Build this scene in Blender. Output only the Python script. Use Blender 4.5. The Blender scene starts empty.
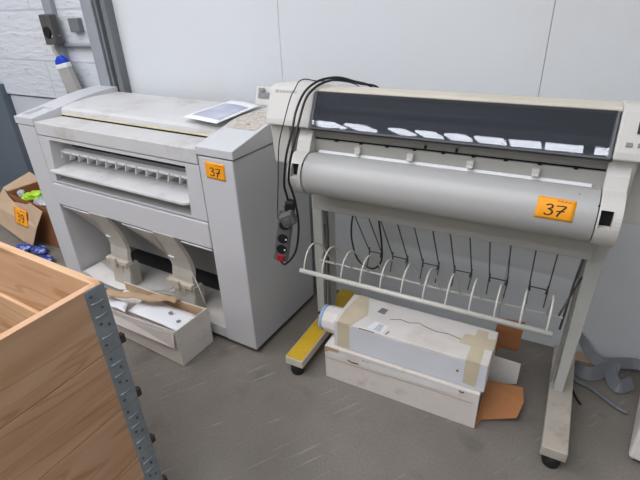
import bpy, bmesh, math, random
from mathutils import Vector, Matrix
random.seed(7)
SC = bpy.context.scene
COL = SC.collection
PI = math.pi

# ------------------------------------------------------------------ materials
def lin(c):
    return tuple(((v/255)/12.92 if v/255 <= .04045 else ((v/255+.055)/1.055)**2.4) for v in c) + (1,)

def new_mat(name):
    m = bpy.data.materials.new(name); m.use_nodes = True
    nt = m.node_tree
    return m, nt, nt.nodes['Principled BSDF']

def mat(name, c, rough=.5, var=.06, scale=6, metal=0, bump=0, bscale=60, dirt=None, dirt_amt=.0, dscale=3.0, spec=.5):
    """plain surface with soft noise variation; dirt = colour of patches with a shape of their own"""
    m, nt, b = new_mat(name)
    b.inputs['Roughness'].default_value = rough
    b.inputs['Metallic'].default_value = metal
    b.inputs['Specular IOR Level'].default_value = spec
    L = lin(c)
    tc = nt.nodes.new('ShaderNodeTexCoord')
    n = nt.nodes.new('ShaderNodeTexNoise'); n.inputs['Scale'].default_value = scale; n.inputs['Detail'].default_value = 5
    nt.links.new(tc.outputs['Object'], n.inputs['Vector'])
    r = nt.nodes.new('ShaderNodeValToRGB')
    r.color_ramp.elements[0].position = .3; r.color_ramp.elements[1].position = .7
    r.color_ramp.elements[0].color = tuple(v*(1-var) for v in L[:3])+(1,)
    r.color_ramp.elements[1].color = tuple(min(1, v*(1+var)) for v in L[:3])+(1,)
    nt.links.new(n.outputs['Fac'], r.inputs['Fac'])
    out = r.outputs['Color']
    if dirt:
        n2 = nt.nodes.new('ShaderNodeTexNoise'); n2.inputs['Scale'].default_value = dscale; n2.inputs['Detail'].default_value = 8
        n2.inputs['Roughness'].default_value = .7
        nt.links.new(tc.outputs['Object'], n2.inputs['Vector'])
        r2 = nt.nodes.new('ShaderNodeValToRGB')
        r2.color_ramp.elements[0].position = .52; r2.color_ramp.elements[0].color = (0, 0, 0, 1)
        r2.color_ramp.elements[1].position = .72; r2.color_ramp.elements[1].color = (dirt_amt,)*3+(1,)
        nt.links.new(n2.outputs['Fac'], r2.inputs['Fac'])
        mx = nt.nodes.new('ShaderNodeMix'); mx.data_type = 'RGBA'
        nt.links.new(r2.outputs['Color'], mx.inputs['Factor'])
        nt.links.new(out, mx.inputs['A']); mx.inputs['B'].default_value = lin(dirt)
        out = mx.outputs['Result']
    nt.links.new(out, b.inputs['Base Color'])
    if bump:
        n3 = nt.nodes.new('ShaderNodeTexNoise'); n3.inputs['Scale'].default_value = bscale
        nt.links.new(tc.outputs['Object'], n3.inputs['Vector'])
        bp = nt.nodes.new('ShaderNodeBump'); bp.inputs['Strength'].default_value = bump; bp.inputs['Distance'].default_value = .01
        nt.links.new(n3.outputs['Fac'], bp.inputs['Height']); nt.links.new(bp.outputs['Normal'], b.inputs['Normal'])
    return m

def wood_mat(name, axis, c1, c2, seed=0.0):
    m, nt, b = new_mat(name); b.inputs['Roughness'].default_value = .65
    tc = nt.nodes.new('ShaderNodeTexCoord'); mp = nt.nodes.new('ShaderNodeMapping')
    s = [9, 9, 9]; s[axis] = .9
    mp.inputs['Scale'].default_value = s; mp.inputs['Location'].default_value = (seed, seed*1.7, seed*.6)
    nt.links.new(tc.outputs['Object'], mp.inputs['Vector'])
    n = nt.nodes.new('ShaderNodeTexNoise'); n.inputs['Scale'].default_value = 1.1; n.inputs['Detail'].default_value = 1.5; n.inputs['Distortion'].default_value = .25
    nt.links.new(mp.outputs['Vector'], n.inputs['Vector'])
    mu = nt.nodes.new('ShaderNodeMath'); mu.operation = 'MULTIPLY'; mu.inputs[1].default_value = 52
    nt.links.new(n.outputs['Fac'], mu.inputs[0])
    si = nt.nodes.new('ShaderNodeMath'); si.operation = 'SINE'; nt.links.new(mu.outputs[0], si.inputs[0])
    r = nt.nodes.new('ShaderNodeValToRGB')
    r.color_ramp.elements[0].position = 0.0; r.color_ramp.elements[0].color = lin(c1)
    r.color_ramp.elements[1].position = 1.0; r.color_ramp.elements[1].color = lin(c2)
    e = r.color_ramp.elements.new(.75); e.color = lin(c1)
    nt.links.new(si.outputs[0], r.inputs['Fac'])
    n2 = nt.nodes.new('ShaderNodeTexNoise'); n2.inputs['Scale'].default_value = 2.2; n2.inputs['Detail'].default_value = 4
    mp2 = nt.nodes.new('ShaderNodeMapping'); s2 = [9, 9, 9]; s2[axis] = 1.2; mp2.inputs['Scale'].default_value = s2
    mp2.inputs['Location'].default_value = (seed*3, seed, seed)
    nt.links.new(tc.outputs['Object'], mp2.inputs['Vector']); nt.links.new(mp2.outputs['Vector'], n2.inputs['Vector'])
    r2 = nt.nodes.new('ShaderNodeValToRGB'); r2.color_ramp.elements[0].position = .35; r2.color_ramp.elements[1].position = .7
    r2.color_ramp.elements[0].color = (1, 1, 1, 1); r2.color_ramp.elements[1].color = (.78, .66, .52, 1)
    nt.links.new(n2.outputs['Fac'], r2.inputs['Fac'])
    mx = nt.nodes.new('ShaderNodeMix'); mx.data_type = 'RGBA'; mx.blend_type = 'MULTIPLY'; mx.inputs['Factor'].default_value = .8
    nt.links.new(r.outputs['Color'], mx.inputs['A']); nt.links.new(r2.outputs['Color'], mx.inputs['B'])
    nt.links.new(mx.outputs['Result'], b.inputs['Base Color'])
    return m

def emit_mat(name, c, s):
    m, nt, b = new_mat(name)
    b.inputs['Base Color'].default_value = lin(c); b.inputs['Emission Color'].default_value = lin(c)
    b.inputs['Emission Strength'].default_value = s
    return m

def floor_mat():
    m, nt, b = new_mat('concrete'); b.inputs['Roughness'].default_value = .55; b.inputs['Specular IOR Level'].default_value = .35
    tc = nt.nodes.new('ShaderNodeTexCoord')
    def noise(sc, det, lo, hi, c0, c1, dist=0, vec=None):
        n = nt.nodes.new('ShaderNodeTexNoise'); n.inputs['Scale'].default_value = sc; n.inputs['Detail'].default_value = det
        n.inputs['Distortion'].default_value = dist
        nt.links.new(vec or tc.outputs['Object'], n.inputs['Vector'])
        r = nt.nodes.new('ShaderNodeValToRGB'); r.color_ramp.elements[0].position = lo; r.color_ramp.elements[1].position = hi
        r.color_ramp.elements[0].color = c0; r.color_ramp.elements[1].color = c1
        nt.links.new(n.outputs['Fac'], r.inputs['Fac']); return r.outputs['Color']
    base = noise(2.3, 7, .3, .7, lin((113, 107, 98)), lin((134, 128, 119)))
    fine = noise(90, 3, .3, .7, (.9, .9, .9, 1), (1.06, 1.06, 1.06, 1))
    dark = noise(5, 6, .60, .72, (1, 1, 1, 1), (.72, .72, .73, 1))
    def mul(a, c, f=1, mode='MULTIPLY'):
        mx = nt.nodes.new('ShaderNodeMix'); mx.data_type = 'RGBA'; mx.blend_type = mode; mx.inputs['Factor'].default_value = f
        nt.links.new(a, mx.inputs['A']); nt.links.new(c, mx.inputs['B']); return mx.outputs['Result']
    col = mul(mul(base, fine), dark)
    # pale scrape marks, stretched along one direction
    mp = nt.nodes.new('ShaderNodeMapping'); mp.vector_type = 'TEXTURE'; mp.inputs['Rotation'].default_value = (0, 0, math.radians(55)); mp.inputs['Scale'].default_value = (.6, .035, 1)
    nt.links.new(tc.outputs['Object'], mp.inputs['Vector'])
    scr = noise(2.0, 3, .64, .72, (0, 0, 0, 1), (.4, .4, .4, 1), .2, mp.outputs['Vector'])
    mx = nt.nodes.new('ShaderNodeMix'); mx.data_type = 'RGBA'
    nt.links.new(scr, mx.inputs['Factor']); nt.links.new(col, mx.inputs['A']); mx.inputs['B'].default_value = lin((172, 168, 162))
    nt.links.new(mx.outputs['Result'], b.inputs['Base Color'])
    return m

def brick_mat():
    m, nt, b = new_mat('painted_brick'); b.inputs['Roughness'].default_value = .7
    tc = nt.nodes.new('ShaderNodeTexCoord'); mp = nt.nodes.new('ShaderNodeMapping'); mp.inputs['Rotation'].default_value = (PI/2, 0, 0)
    nt.links.new(tc.outputs['Object'], mp.inputs['Vector'])
    br = nt.nodes.new('ShaderNodeTexBrick'); br.inputs['Scale'].default_value = 1; br.inputs['Brick Width'].default_value = 1.3; br.inputs['Row Height'].default_value = .31
    br.inputs['Mortar Size'].default_value = .006
    nt.links.new(mp.outputs['Vector'], br.inputs['Vector'])
    br.inputs['Color1'].default_value = lin((205, 209, 214)); br.inputs['Color2'].default_value = lin((214, 216, 219)); br.inputs['Mortar'].default_value = lin((188, 192, 198))
    n = nt.nodes.new('ShaderNodeTexNoise'); n.inputs['Scale'].default_value = 14; n.inputs['Detail'].default_value = 8
    mp2 = nt.nodes.new('ShaderNodeMapping'); mp2.inputs['Scale'].default_value = (.7, 1, 3)
    nt.links.new(tc.outputs['Object'], mp2.inputs['Vector']); nt.links.new(mp2.outputs['Vector'], n.inputs['Vector'])
    r = nt.nodes.new('ShaderNodeValToRGB'); r.color_ramp.elements[0].position = .60; r.color_ramp.elements[1].position = .70
    r.color_ramp.elements[0].color = (1, 1, 1, 1); r.color_ramp.elements[1].color = (.6, .58, .56, 1)
    nt.links.new(n.outputs['Fac'], r.inputs['Fac'])
    mx = nt.nodes.new('ShaderNodeMix'); mx.data_type = 'RGBA'; mx.blend_type = 'MULTIPLY'; mx.inputs['Factor'].default_value = .6
    nt.links.new(br.outputs['Color'], mx.inputs['A']); nt.links.new(r.outputs['Color'], mx.inputs['B'])
    nt.links.new(mx.outputs['Result'], b.inputs['Base Color'])
    bp = nt.nodes.new('ShaderNodeBump'); bp.inputs['Strength'].default_value = .5; bp.inputs['Distance'].default_value = .02
    nt.links.new(n.outputs['Fac'], bp.inputs['Height']); nt.links.new(bp.outputs['Normal'], b.inputs['Normal'])
    return m

def glass_mat(name, c, rough=.06, alpha=.5):
    m, nt, b = new_mat(name)
    b.inputs['Base Color'].default_value = lin(c); b.inputs['Roughness'].default_value = rough
    b.inputs['Alpha'].default_value = alpha; b.inputs['IOR'].default_value = 1.5
    n = nt.nodes.new('ShaderNodeTexNoise'); n.inputs['Scale'].default_value = 5
    mp = nt.nodes.new('ShaderNodeMapping'); mp.inputs['Scale'].default_value = (.5, 4, 4)
    tc = nt.nodes.new('ShaderNodeTexCoord'); nt.links.new(tc.outputs['Object'], mp.inputs['Vector']); nt.links.new(mp.outputs['Vector'], n.inputs['Vector'])
    r = nt.nodes.new('ShaderNodeValToRGB'); L = lin(c)
    r.color_ramp.elements[0].color = tuple(v*.7 for v in L[:3])+(1,); r.color_ramp.elements[1].color = tuple(v*1.4 for v in L[:3])+(1,)
    nt.links.new(n.outputs['Fac'], r.inputs['Fac']); nt.links.new(r.outputs['Color'], b.inputs['Base Color'])
    return m

M = {}
M['wall'] = mat('white_panel', (216, 219, 220), .45, .02, 1.5, dirt=(206, 200, 188), dirt_amt=.35, dscale=1.1)
M['wall_low'] = mat('white_panel_lower', (196, 200, 204), .5, .03, 2)
M['brick'] = brick_mat()
M['floor'] = floor_mat()
M['slate'] = mat('slate_door', (92, 102, 112), .5, .06, 3)
M['steelgrey'] = mat('grey_steel', (150, 153, 158), .45, .05, 5, spec=.4)
M['steeldark'] = mat('dark_grey_steel', (112, 116, 118), .5, .08, 4)
M['black'] = mat('black_rubber', (22, 22, 24), .5, .1, 10)
M['gap'] = mat('dark_gap', (16, 16, 17), .9, .05, 10)
M['plastA'] = mat('printer_plastic', (200, 200, 201), .42, .02, 3)
M['plastAtop'] = mat('printer_plastic_dusty', (202, 201, 199), .5, .03, 5, dirt=(160, 148, 132), dirt_amt=.7, dscale=3.2)
M['plastAstain'] = mat('printer_plastic_stained', (206, 204, 198), .5, .05, 5)
M['grime'] = mat('dried_grime', (190, 182, 172), .8, .2, 60, dirt=(134, 118, 104), dirt_amt=1.0, dscale=38)
M['Ainner'] = mat('printer_inner_grey', (150, 149, 146), .5, .06, 6)
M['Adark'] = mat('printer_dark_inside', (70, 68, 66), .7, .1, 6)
M['Afloor'] = mat('bay_floor', (192, 188, 180), .6, .08, 6, dirt=(140, 130, 118), dirt_amt=.5, dscale=5)
M['guide'] = mat('yellowed_plastic', (180, 176, 164), .35, .08, 8, dirt=(140, 130, 112), dirt_amt=.5, dscale=9)
M['guideclip'] = mat('cream_plastic', (190, 181, 164), .4, .05, 8)
M['fin'] = mat('smoky_plastic', (164, 158, 148), .35, .08, 6)
M['lip'] = mat('yellowed_edge', (206, 196, 164), .5, .1, 12)
M['plastB'] = mat('plotter_plastic', (205, 202, 194), .42, .02, 3)
M['plastBtop'] = mat('plotter_plastic_yellowed', (206, 198, 180), .45, .05, 6, dirt=(188, 172, 140), dirt_amt=.5, dscale=4)
M['tube'] = mat('plotter_cover', (176, 175, 171), .32, .02, 3)
M['Bdark'] = mat('plotter_olive_grey', (134, 132, 124), .5, .04, 6)
M['Bgrey'] = mat('plotter_warm_grey', (172, 170, 162), .45, .04, 6)
M['leg'] = mat('leg_paint', (186, 186, 178), .4, .03, 6)
M['foot'] = mat('foot_paint', (176, 168, 154), .55, .06, 8, dirt=(120, 112, 102), dirt_amt=.5, dscale=12)
M['yellow'] = mat('yellow_paint', (206, 168, 40), .4, .12, 9, dirt=(150, 118, 30), dirt_amt=.6, dscale=9)
M['wire'] = mat('dark_wire', (84, 82, 80), .4, .05, 6, metal=.5)
M['rack'] = mat('rack_paint', (190, 188, 178), .35, .03, 8)
M['glass'] = glass_mat('smoked_acrylic', (66, 69, 75), .02, .5)
M['winframe'] = mat('window_edge', (96, 98, 100), .35, .05, 6)
M['inside'] = mat('plotter_inside', (92, 94, 98), .6, .1, 8)
M['white'] = mat('bright_white', (238, 238, 238), .35, .01, 4)
M['orange'] = mat('orange_sticker', (250, 164, 20), .6, .03, 8)
M['ink'] = mat('ink', (25, 22, 22), .6, .02, 8)
M['redink'] = mat('red_print', (190, 84, 20), .6, .02, 8)
M['faint'] = mat('faint_print', (160, 160, 158), .6, .05, 30)
M['greyprint'] = mat('grey_print', (128, 128, 130), .6, .1, 60)
M['lcd'] = mat('lcd', (40, 46, 44), .2, .05, 10)
M['button'] = mat('button', (132, 130, 124), .4, .02, 6)
M['carton'] = mat('white_carton', (224, 219, 212), .7, .05, 7, dirt=(196, 176, 158), dirt_amt=.45, dscale=5)
M['cartonblue'] = mat('white_carton_side', (214, 216, 220), .6, .04, 7)
M['cartonworn'] = mat('worn_carton', (218, 211, 203), .7, .05, 9, dirt=(184, 156, 136), dirt_amt=.6, dscale=9)
M['brown'] = mat('brown_cardboard', (178, 120, 72), .75, .05, 7)
M['browndark'] = mat('dark_brown_cardboard', (150, 98, 58), .75, .06, 7)
M['tan'] = mat('tan_cardboard', (196, 168, 138), .75, .05, 6)
M['kraft'] = mat('kraft_inside', (188, 160, 128), .75, .07, 9)
M['torn'] = mat('torn_brown', (118, 74, 54), .9, .2, 30)
M['tape'] = mat('packing_tape', (208, 194, 166), .3, .08, 12)
M['cleartape'] = mat('clear_tape', (226, 224, 220), .2, .04, 12)
M['paper'] = mat('paper', (236, 237, 240), .6, .02, 10)
M['print'] = mat('printed_area', (172, 174, 188), .6, .3, 5)
M['bluecap'] = mat('blue_cap', (26, 66, 190), .35, .05, 8)
M['bluerim'] = mat('blue_rim', (150, 176, 208), .4, .05, 8)
M['lime'] = mat('lime_bag', (170, 216, 50), .3, .15, 20)
M['bluebag'] = mat('blue_bag', (50, 80, 200), .25, .15, 20)
M['clearbag'] = mat('clear_bag', (178, 184, 186), .2, .2, 22)
M['bluepack'] = mat('blue_pack', (38, 62, 150), .25, .1, 20, dirt=(210, 215, 225), dirt_amt=1.0, dscale=30)
M['psu'] = mat('grey_power_strip', (98, 98, 96), .4, .04, 9)
M['plug'] = mat('grey_adapter', (92, 92, 90), .4, .04, 9)
M['red'] = mat('red_switch', (168, 34, 46), .3, .04, 9)
M['cable'] = mat('black_cable', (26, 26, 28), .4, .05, 9)
M['greycable'] = mat('grey_cable', (176, 172, 160), .4, .05, 9)
M['strap'] = mat('grey_strap', (118, 121, 125), .5, .06, 9)
M['zinc'] = mat('zinc_hinge', (146, 154, 160), .4, .12, 14, metal=.25, dirt=(180, 188, 192), dirt_amt=.6, dscale=12)
M['rivet'] = mat('rivet', (84, 90, 96), .35, .05, 9, metal=.6)
M['rust'] = mat('rusty_clip', (70, 52, 44), .7, .2, 20)
M['sleeve'] = mat('dirty_sleeve', (176, 174, 168), .4, .1, 9, dirt=(128, 120, 110), dirt_amt=.8, dscale=8)
M['brush'] = mat('dark_box', (82, 80, 78), .7, .2, 9)

# ------------------------------------------------------------------ mesh helpers
def mesh_obj(name, verts, faces, m, parent=None, bevel=0, smooth=False, seg=2, label=None):
    me = bpy.data.meshes.new(name); me.from_pydata([tuple(v) for v in verts], [], faces)
    bm = bmesh.new(); bm.from_mesh(me); bmesh.ops.recalc_face_normals(bm, faces=bm.faces); bm.to_mesh(me); bm.free()
    for p in me.polygons: p.use_smooth = smooth
    o = bpy.data.objects.new(name, me); COL.objects.link(o)
    if m: me.materials.append(m)
    if parent: o.parent = parent
    if bevel:
        b = o.modifiers.new('bevel', 'BEVEL'); b.width = bevel; b.segments = seg; b.limit_method = 'ANGLE'; b.angle_limit = math.radians(35)
    if label: o['label'] = label
    return o

BF = [(0, 1, 3, 2), (4, 6, 7, 5), (0, 4, 5, 1), (2, 3, 7, 6), (0, 2, 6, 4), (1, 5, 7, 3)]
def bxv(x0, x1, y0, y1, z0, z1):
    return [(x, y, z) for x in (x0, x1) for y in (y0, y1) for z in (z0, z1)]
def box(name, x0, x1, y0, y1, z0, z1, m, parent=None, bevel=.004, **k):
    return mesh_obj(name, bxv(x0, x1, y0, y1, z0, z1), BF, m, parent, bevel, **k)

class MB:
    def __init__(s): s.v = []; s.f = []
    def add(s, v, f):
        n = len(s.v); s.v += [tuple(p) for p in v]; s.f += [tuple(i+n for i in q) for q in f]; return s
    def box(s, *a): return s.add(bxv(*a), BF)
    def obox(s, c, ax, ay, az, hx, hy, hz):
        c = Vector(c); ax = Vector(ax).normalized(); ay = Vector(ay).normalized(); az = Vector(az).normalized()
        return s.add([c+ax*i*hx+ay*j*hy+az*k*hz for i in (-1, 1) for j in (-1, 1) for k in (-1, 1)], BF)
    def tube(s, pts, r, n=8, closed=False):
        pts = [Vector(p) for p in pts]; rings = []; up = None
        for i, p in enumerate(pts):
            a = pts[max(i-1, 0)]; b = pts[min(i+1, len(pts)-1)]; t = (b-a).normalized()
            if up is None: up = t.orthogonal().normalized()
            up = (up-t*up.dot(t)).normalized(); w = t.cross(up)
            rr = r[i] if isinstance(r, (list, tuple)) else r
            rings.append([p+(up*math.cos(2*PI*k/n)+w*math.sin(2*PI*k/n))*rr for k in range(n)])
        v = [q for g in rings for q in g]; f = []
        for i in range(len(rings)-1):
            for k in range(n): f.append((i*n+k, i*n+(k+1) % n, (i+1)*n+(k+1) % n, (i+1)*n+k))
        f.append(tuple(range(n))[::-1]); f.append(tuple((len(rings)-1)*n+k for k in range(n)))
        return s.add(v, f)
    def prism(s, prof, x0, x1):
        n = len(prof); v = [(x0, y, z) for y, z in prof]+[(x1, y, z) for y, z in prof]
        f = [(i, (i+1) % n, n+(i+1) % n, n+i) for i in range(n)]+[tuple(range(n))[::-1], tuple(range(n, 2*n))]
        return s.add(v, f)
    def slab(s, poly, off):
        """closed polygon of 3-D points thickened by vector off"""
        n = len(poly); off = Vector(off); v = [Vector(p) for p in poly]+[Vector(p)+off for p in poly]
        f = [(i, (i+1) % n, n+(i+1) % n, n+i) for i in range(n)]+[tuple(range(n))[::-1], tuple(range(n, 2*n))]
        return s.add(v, f)
    def build(s, name, m, parent=None, bevel=0, smooth=False, **k): return mesh_obj(name, s.v, s.f, m, parent, bevel, smooth, **k)

def prism(name, prof, x0, x1, m, parent=None, bevel=.003, smooth=False, **k): return MB().prism(prof, x0, x1).build(name, m, parent, bevel, smooth, **k)
def slab(name, poly, off, m, parent=None, bevel=0, **k): return MB().slab(poly, off).build(name, m, parent, bevel, **k)

def smooth_path(pts, n=6):
    P = [Vector(p) for p in pts]; out = []
    for i in range(len(P)-1):
        a = P[max(i-1, 0)]; b = P[i]; c = P[i+1]; d = P[min(i+2, len(P)-1)]
        for k in range(n):
            t = k/n
            out.append(.5*((2*b)+(c-a)*t+(2*a-5*b+4*c-d)*t*t+(3*b-a-3*c+d)*t**3))
    out.append(P[-1]); return out
def tube(name, pts, r, m, parent=None, n=8, curve=0, **k):
    p = smooth_path(pts, curve) if curve else pts
    return MB().tube(p, r, n).build(name, m, parent, 0, True, **k)

def cyl(name, c, axis, r, h, m, parent=None, n=20, bevel=.002, **k):
    c = Vector(c); a = Vector(axis).normalized()
    o = MB().tube([c-a*h/2, c+a*h/2], r, n).build(name, m, parent, bevel, False, **k)
    return o

def sheet(name, grid, th, m, parent=None, smooth=True, **k):
    """grid: rows of 3-D points; thickened sheet"""
    R, Cn = len(grid), len(grid[0]); v = [Vector(p) for row in grid for p in row]
    f = [(i*Cn+j, i*Cn+j+1, (i+1)*Cn+j+1, (i+1)*Cn+j) for i in range(R-1) for j in range(Cn-1)]
    o = mesh_obj(name, v, f, m, parent, 0, smooth, **k)
    s = o.modifiers.new('thick', 'SOLIDIFY'); s.thickness = th; s.offset = 0
    return o

def thing(name, label, cat, loc=(0, 0, 0), rz=0, group=None):
    o = bpy.data.objects.new(name, None); COL.objects.link(o); o.empty_display_size = .1
    o.location = loc; o.rotation_euler = (0, 0, rz); return tag(o, label, cat, group)
def tag(o, label, cat, group=None):
    o['label'] = label; o['category'] = cat
    if group: o['group'] = group
    return o
def struct(o): o['kind'] = 'structure'; return o
def copy_tree(o, parent=None):
    c = o.copy(); COL.objects.link(c)
    if parent: c.parent = parent
    for ch in list(o.children): copy_tree(ch, c)
    return c

# handwriting: strokes in unit square (s right, t up)
D3 = [[(.06, .80), (.20, .90), (.34, .84), (.32, .66), (.18, .56), (.33, .50), (.38, .34), (.28, .16), (.10, .14), (.03, .24)]]
D7 = [[(.52, .84), (.72, .88), (.94, .86), (.80, .58), (.68, .30), (.62, .08)], [(.55, .46), (.74, .50), (.92, .52)]]
D9 = [[(.92, .80), (.76, .90), (.58, .78), (.60, .58), (.78, .50), (.92, .62), (.93, .80), (.92, .50), (.80, .22), (.62, .12)]]
def sticker(name, surf, strokes, parent, label, tw=.006, top='word'):
    """surf(s,t,h) -> 3-D point; flat label with hand-written figures and a line of small print"""
    N = 8
    g = MB()
    for h in (0.0004, 0.0012):
        pass
    rows = [[surf(i/N, j/N, .0012) for i in range(N+1)] for j in range(N+1)]
    base = sheet(name, rows, .0008, M['orange'], parent, label=label)
    def ribbon(mb, pts, w, h=.0024):
        P = [Vector((x, y, 0)) for x, y in pts]; P = smooth_path(P, 4)
        L = []; Rr = []
        for i, p in enumerate(P):
            a = P[max(i-1, 0)]; b = P[min(i+1, len(P)-1)]; t = (b-a).normalized(); n = Vector((-t.y*asp, t.x, 0)) if False else Vector((-t.y, t.x, 0))
            L.append(p+n*w); Rr.append(p-n*w)
        v = [surf(q.x, q.y, h) for q in L]+[surf(q.x, q.y, h) for q in Rr]; n = len(P)
        mb.add(v, [(i, i+1, n+i+1, n+i) for i in range(n-1)])
    mb = MB()
    for st in strokes: ribbon(mb, [(.22+.58*x, .12+.62*y) for x, y in st], .026)
    mb.build('handwritten_number', M['ink'], base)
    mb = MB()
    for k in range(8):
        x = .52+.05*k; ribbon(mb, [(x, .85), (x+.03, .87 if k % 2 else .91)], .018)
    mb.build('small_print', M['redink'], base)
    return base

# ------------------------------------------------------------------ setting
WY = 2.09
o = struct(box('floor', -6.5, 3.5, -3.5, 2.3, -.1, 0, M['floor'], bevel=0))
mb = MB()
for x0, x1 in [(-2.487, -1.335), (-1.333, -.136), (-.134, 1.1), (1.102, 3.4)]:
    mb.box(x0, x1, WY, WY+.04, .7332, 2.6)
    mb.box(x0, x1, WY, WY+.04, 0, .7315)
o = struct(mb.build('wall_back', M['wall'], bevel=.002))
o2 = struct(box('trim_1', -2.5, 3.4, WY+.004, WY+.06, 0, 2.6, M['steelgrey'], bevel=0))
# steel column with dark groove
cb = MB().box(-2.648, -2.555, 2.03, 2.12, 0, 2.6)
struct(cb.build('trim_2', M['steelgrey'], bevel=.003))
struct(box('trim_3', -2.555, -2.532, 2.075, 2.12, 0, 2.6, M['gap'], bevel=0))
cb = MB().box(-2.532, -2.515, 2.03, 2.12, 0, 2.6).box(-2.515, -2.487, 2.06, 2.12, 0, 2.6).box(-2.487, -2.448, 2.035, 2.12, 0, 2.6)
struct(cb.build('trim_4', M['steeldark'], bevel=.003))
# painted brick wall on the left and its smooth lower part
wb = struct(box('wall_left', -5.6, -2.64, 2.11, 2.25, .985, 2.6, M['brick'], bevel=.006))
struct(box('wall_left_lower', -3.83, -2.64, 2.125, 2.25, 0, .975, M['wall_low'], bevel=.004))
struct(box('trim_5', -5.6, -2.64, 2.14, 2.24, .97, .99, M['gap'], bevel=0))
d = struct(box('door_1', -5.4, -3.835, 2.07, 2.2, 0, 1.06, M['slate'], bevel=.004))
# ledge pipe on the brick wall
struct(tube('trim_6', [(-2.98, 2.09, 1.345), (-2.65, 2.085, 1.345)], .013, M['steelgrey'], n=10))
struct(box('trim_7', -3.065, -2.985, 2.075, 2.11, .98, 2.6, M['steelgrey'], bevel=.004))   # vertical trunking
# dark junction housing on the trunking
t = thing('junction_box', 'dark open junction box on the grey trunking of the brick wall', 'junction box', (-3.0, 2.06, 1.405))
box('housing', -.055, .05, -.04, .014, -.055, .12, M['brush'], t, bevel=.008)
cyl('cable_opening', (0, -.045, .02), (0, 1, 0), .032, .014, M['gap'], t)
t2 = tag(box('wall_bracket', -2.86, -2.77, 2.075, 2.11, 1.42, 1.50, M['steeldark'], bevel=.005), 'small dark bracket high on the brick wall right of the junction box', 'bracket')
# hanging sleeve with a blue end
t = thing('hanging_sleeve', 'long dirty grey plastic sleeve with blue end hanging on cords from the wall', 'sleeve', (-2.965, 2.03, 1.325))
sl = Vector((.06, .02, -.34)); u = sl.normalized(); w = Vector((1, 0, .3)).normalized(); dd = u.cross(w).normalized(); w = dd.cross(u)
def sleeve_ring(k, hw, hd): return [Vector((0, 0, -.05))+u*k+w*a*hw+dd*b*hd for a, b in ((-1, -1), (1, -1), (1, 1), (-1, 1))]
def loft(name, rings, m, parent, bevel=.006):
    n = len(rings[0]); v = [p for r in rings for p in r]; f = []
    for i in range(len(rings)-1):
        for k in range(n): f.append((i*n+k, i*n+(k+1) % n, (i+1)*n+(k+1) % n, (i+1)*n+k))
    f.append(tuple(range(n))[::-1]); f.append(tuple((len(rings)-1)*n+k for k in range(n)))
    return mesh_obj(name, v, f, m, parent, bevel)
loft('blue_end', [sleeve_ring(-.012, .018, .012), sleeve_ring(.012, .045, .018), sleeve_ring(.035, .053, .02)], M['bluecap'], t)
loft('white_band', [sleeve_ring(.035, .056, .021), sleeve_ring(.065, .056, .021)], M['white'], t)
loft('sleeve_body', [sleeve_ring(.055, .055, .018), sleeve_ring(.40, .068, .018)], M['sleeve'], t)
tube('cord', [(-.02, 0, -.05), (-.05, 0, .0), (-.035, .01, .06), (-.01, -.005, .070), (.0, -.01, .078)], .006, M['greycable'], t, curve=5)
tube('cord', [(.0, 0, -.05), (-.025, -.01, .01), (-.01, .01, .06), (.015, .03, .08)], .005, M['greycable'], t, curve=5)

# roof lights over the hall (row mirrored in the plotter window), then added fill panels
glow = emit_mat('skylight', (238, 243, 255), 32)
strip = thing('skylight_row', 'row of bright roof window panes high above the front of the hall', 'skylight', (0, 0, 3.6)); strip['kind'] = 'structure'
for x0, x1, s in [(-3.3, -2.74, .1), (-2.70, -2.29, .1), (-2.08, -1.75, .09), (-1.72, -1.385, .07), (-1.35, -1.03, .05), (-.985, -.63, .03), (-.595, -.24, .02), (-.205, .175, 0), (.29, .72, 0), (.76, 1.2, 0)]:
    slab('pane', [(x0, -2.135, 0), (x1-s*1.3, -2.135, 0), (x1+s*.3, -2.235, 0), (x0+s*1.6, -2.235, 0)], (0, 0, .03), glow, strip)
glow2 = emit_mat('overhead_fill_glow', (246, 247, 255), 4.4)
s2 = thing('overhead_fill_panels', 'added bright light panels above the machines', 'skylight', (0, 0, 3.9)); s2['kind'] = 'structure'
for x0 in (-5.6, -3.6, -1.6):  # unseen glowing panels added overhead and behind the camera to brighten the scene
    box('pane', x0, x0+1.8, -1.7, .9, 0, .03, glow2, s2, bevel=0)
    box('pane', x0, x0+1.8, -5.0, -3.6, 0, .03, glow2, s2, bevel=0)
for L in (strip, s2):
    pass

# ------------------------------------------------------------------ A: wide format printer / copier on the left
A = thing('plan_printer', 'pale grey floor-standing wide plan printer with open bay, left of the plotter', 'printer', (-1.161, 1.406, 0), -.0497)
P = M['plastA']
lp = box('side_pillar', -1.535, -1.375, 0, .55, .03, 1.008, P, A, bevel=.005)
rp = box('side_pillar', -.19, 0, 0, .55, .03, 1.008, P, A, bevel=.006)
box('pillar_recess', -1.525, -1.38, .006, .54, 1.006, 1.016, M['gap'], A, bevel=0)
box('pillar_recess', -.185, -.005, .006, .54, 1.006, 1.016, M['gap'], A, bevel=0)
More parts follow.
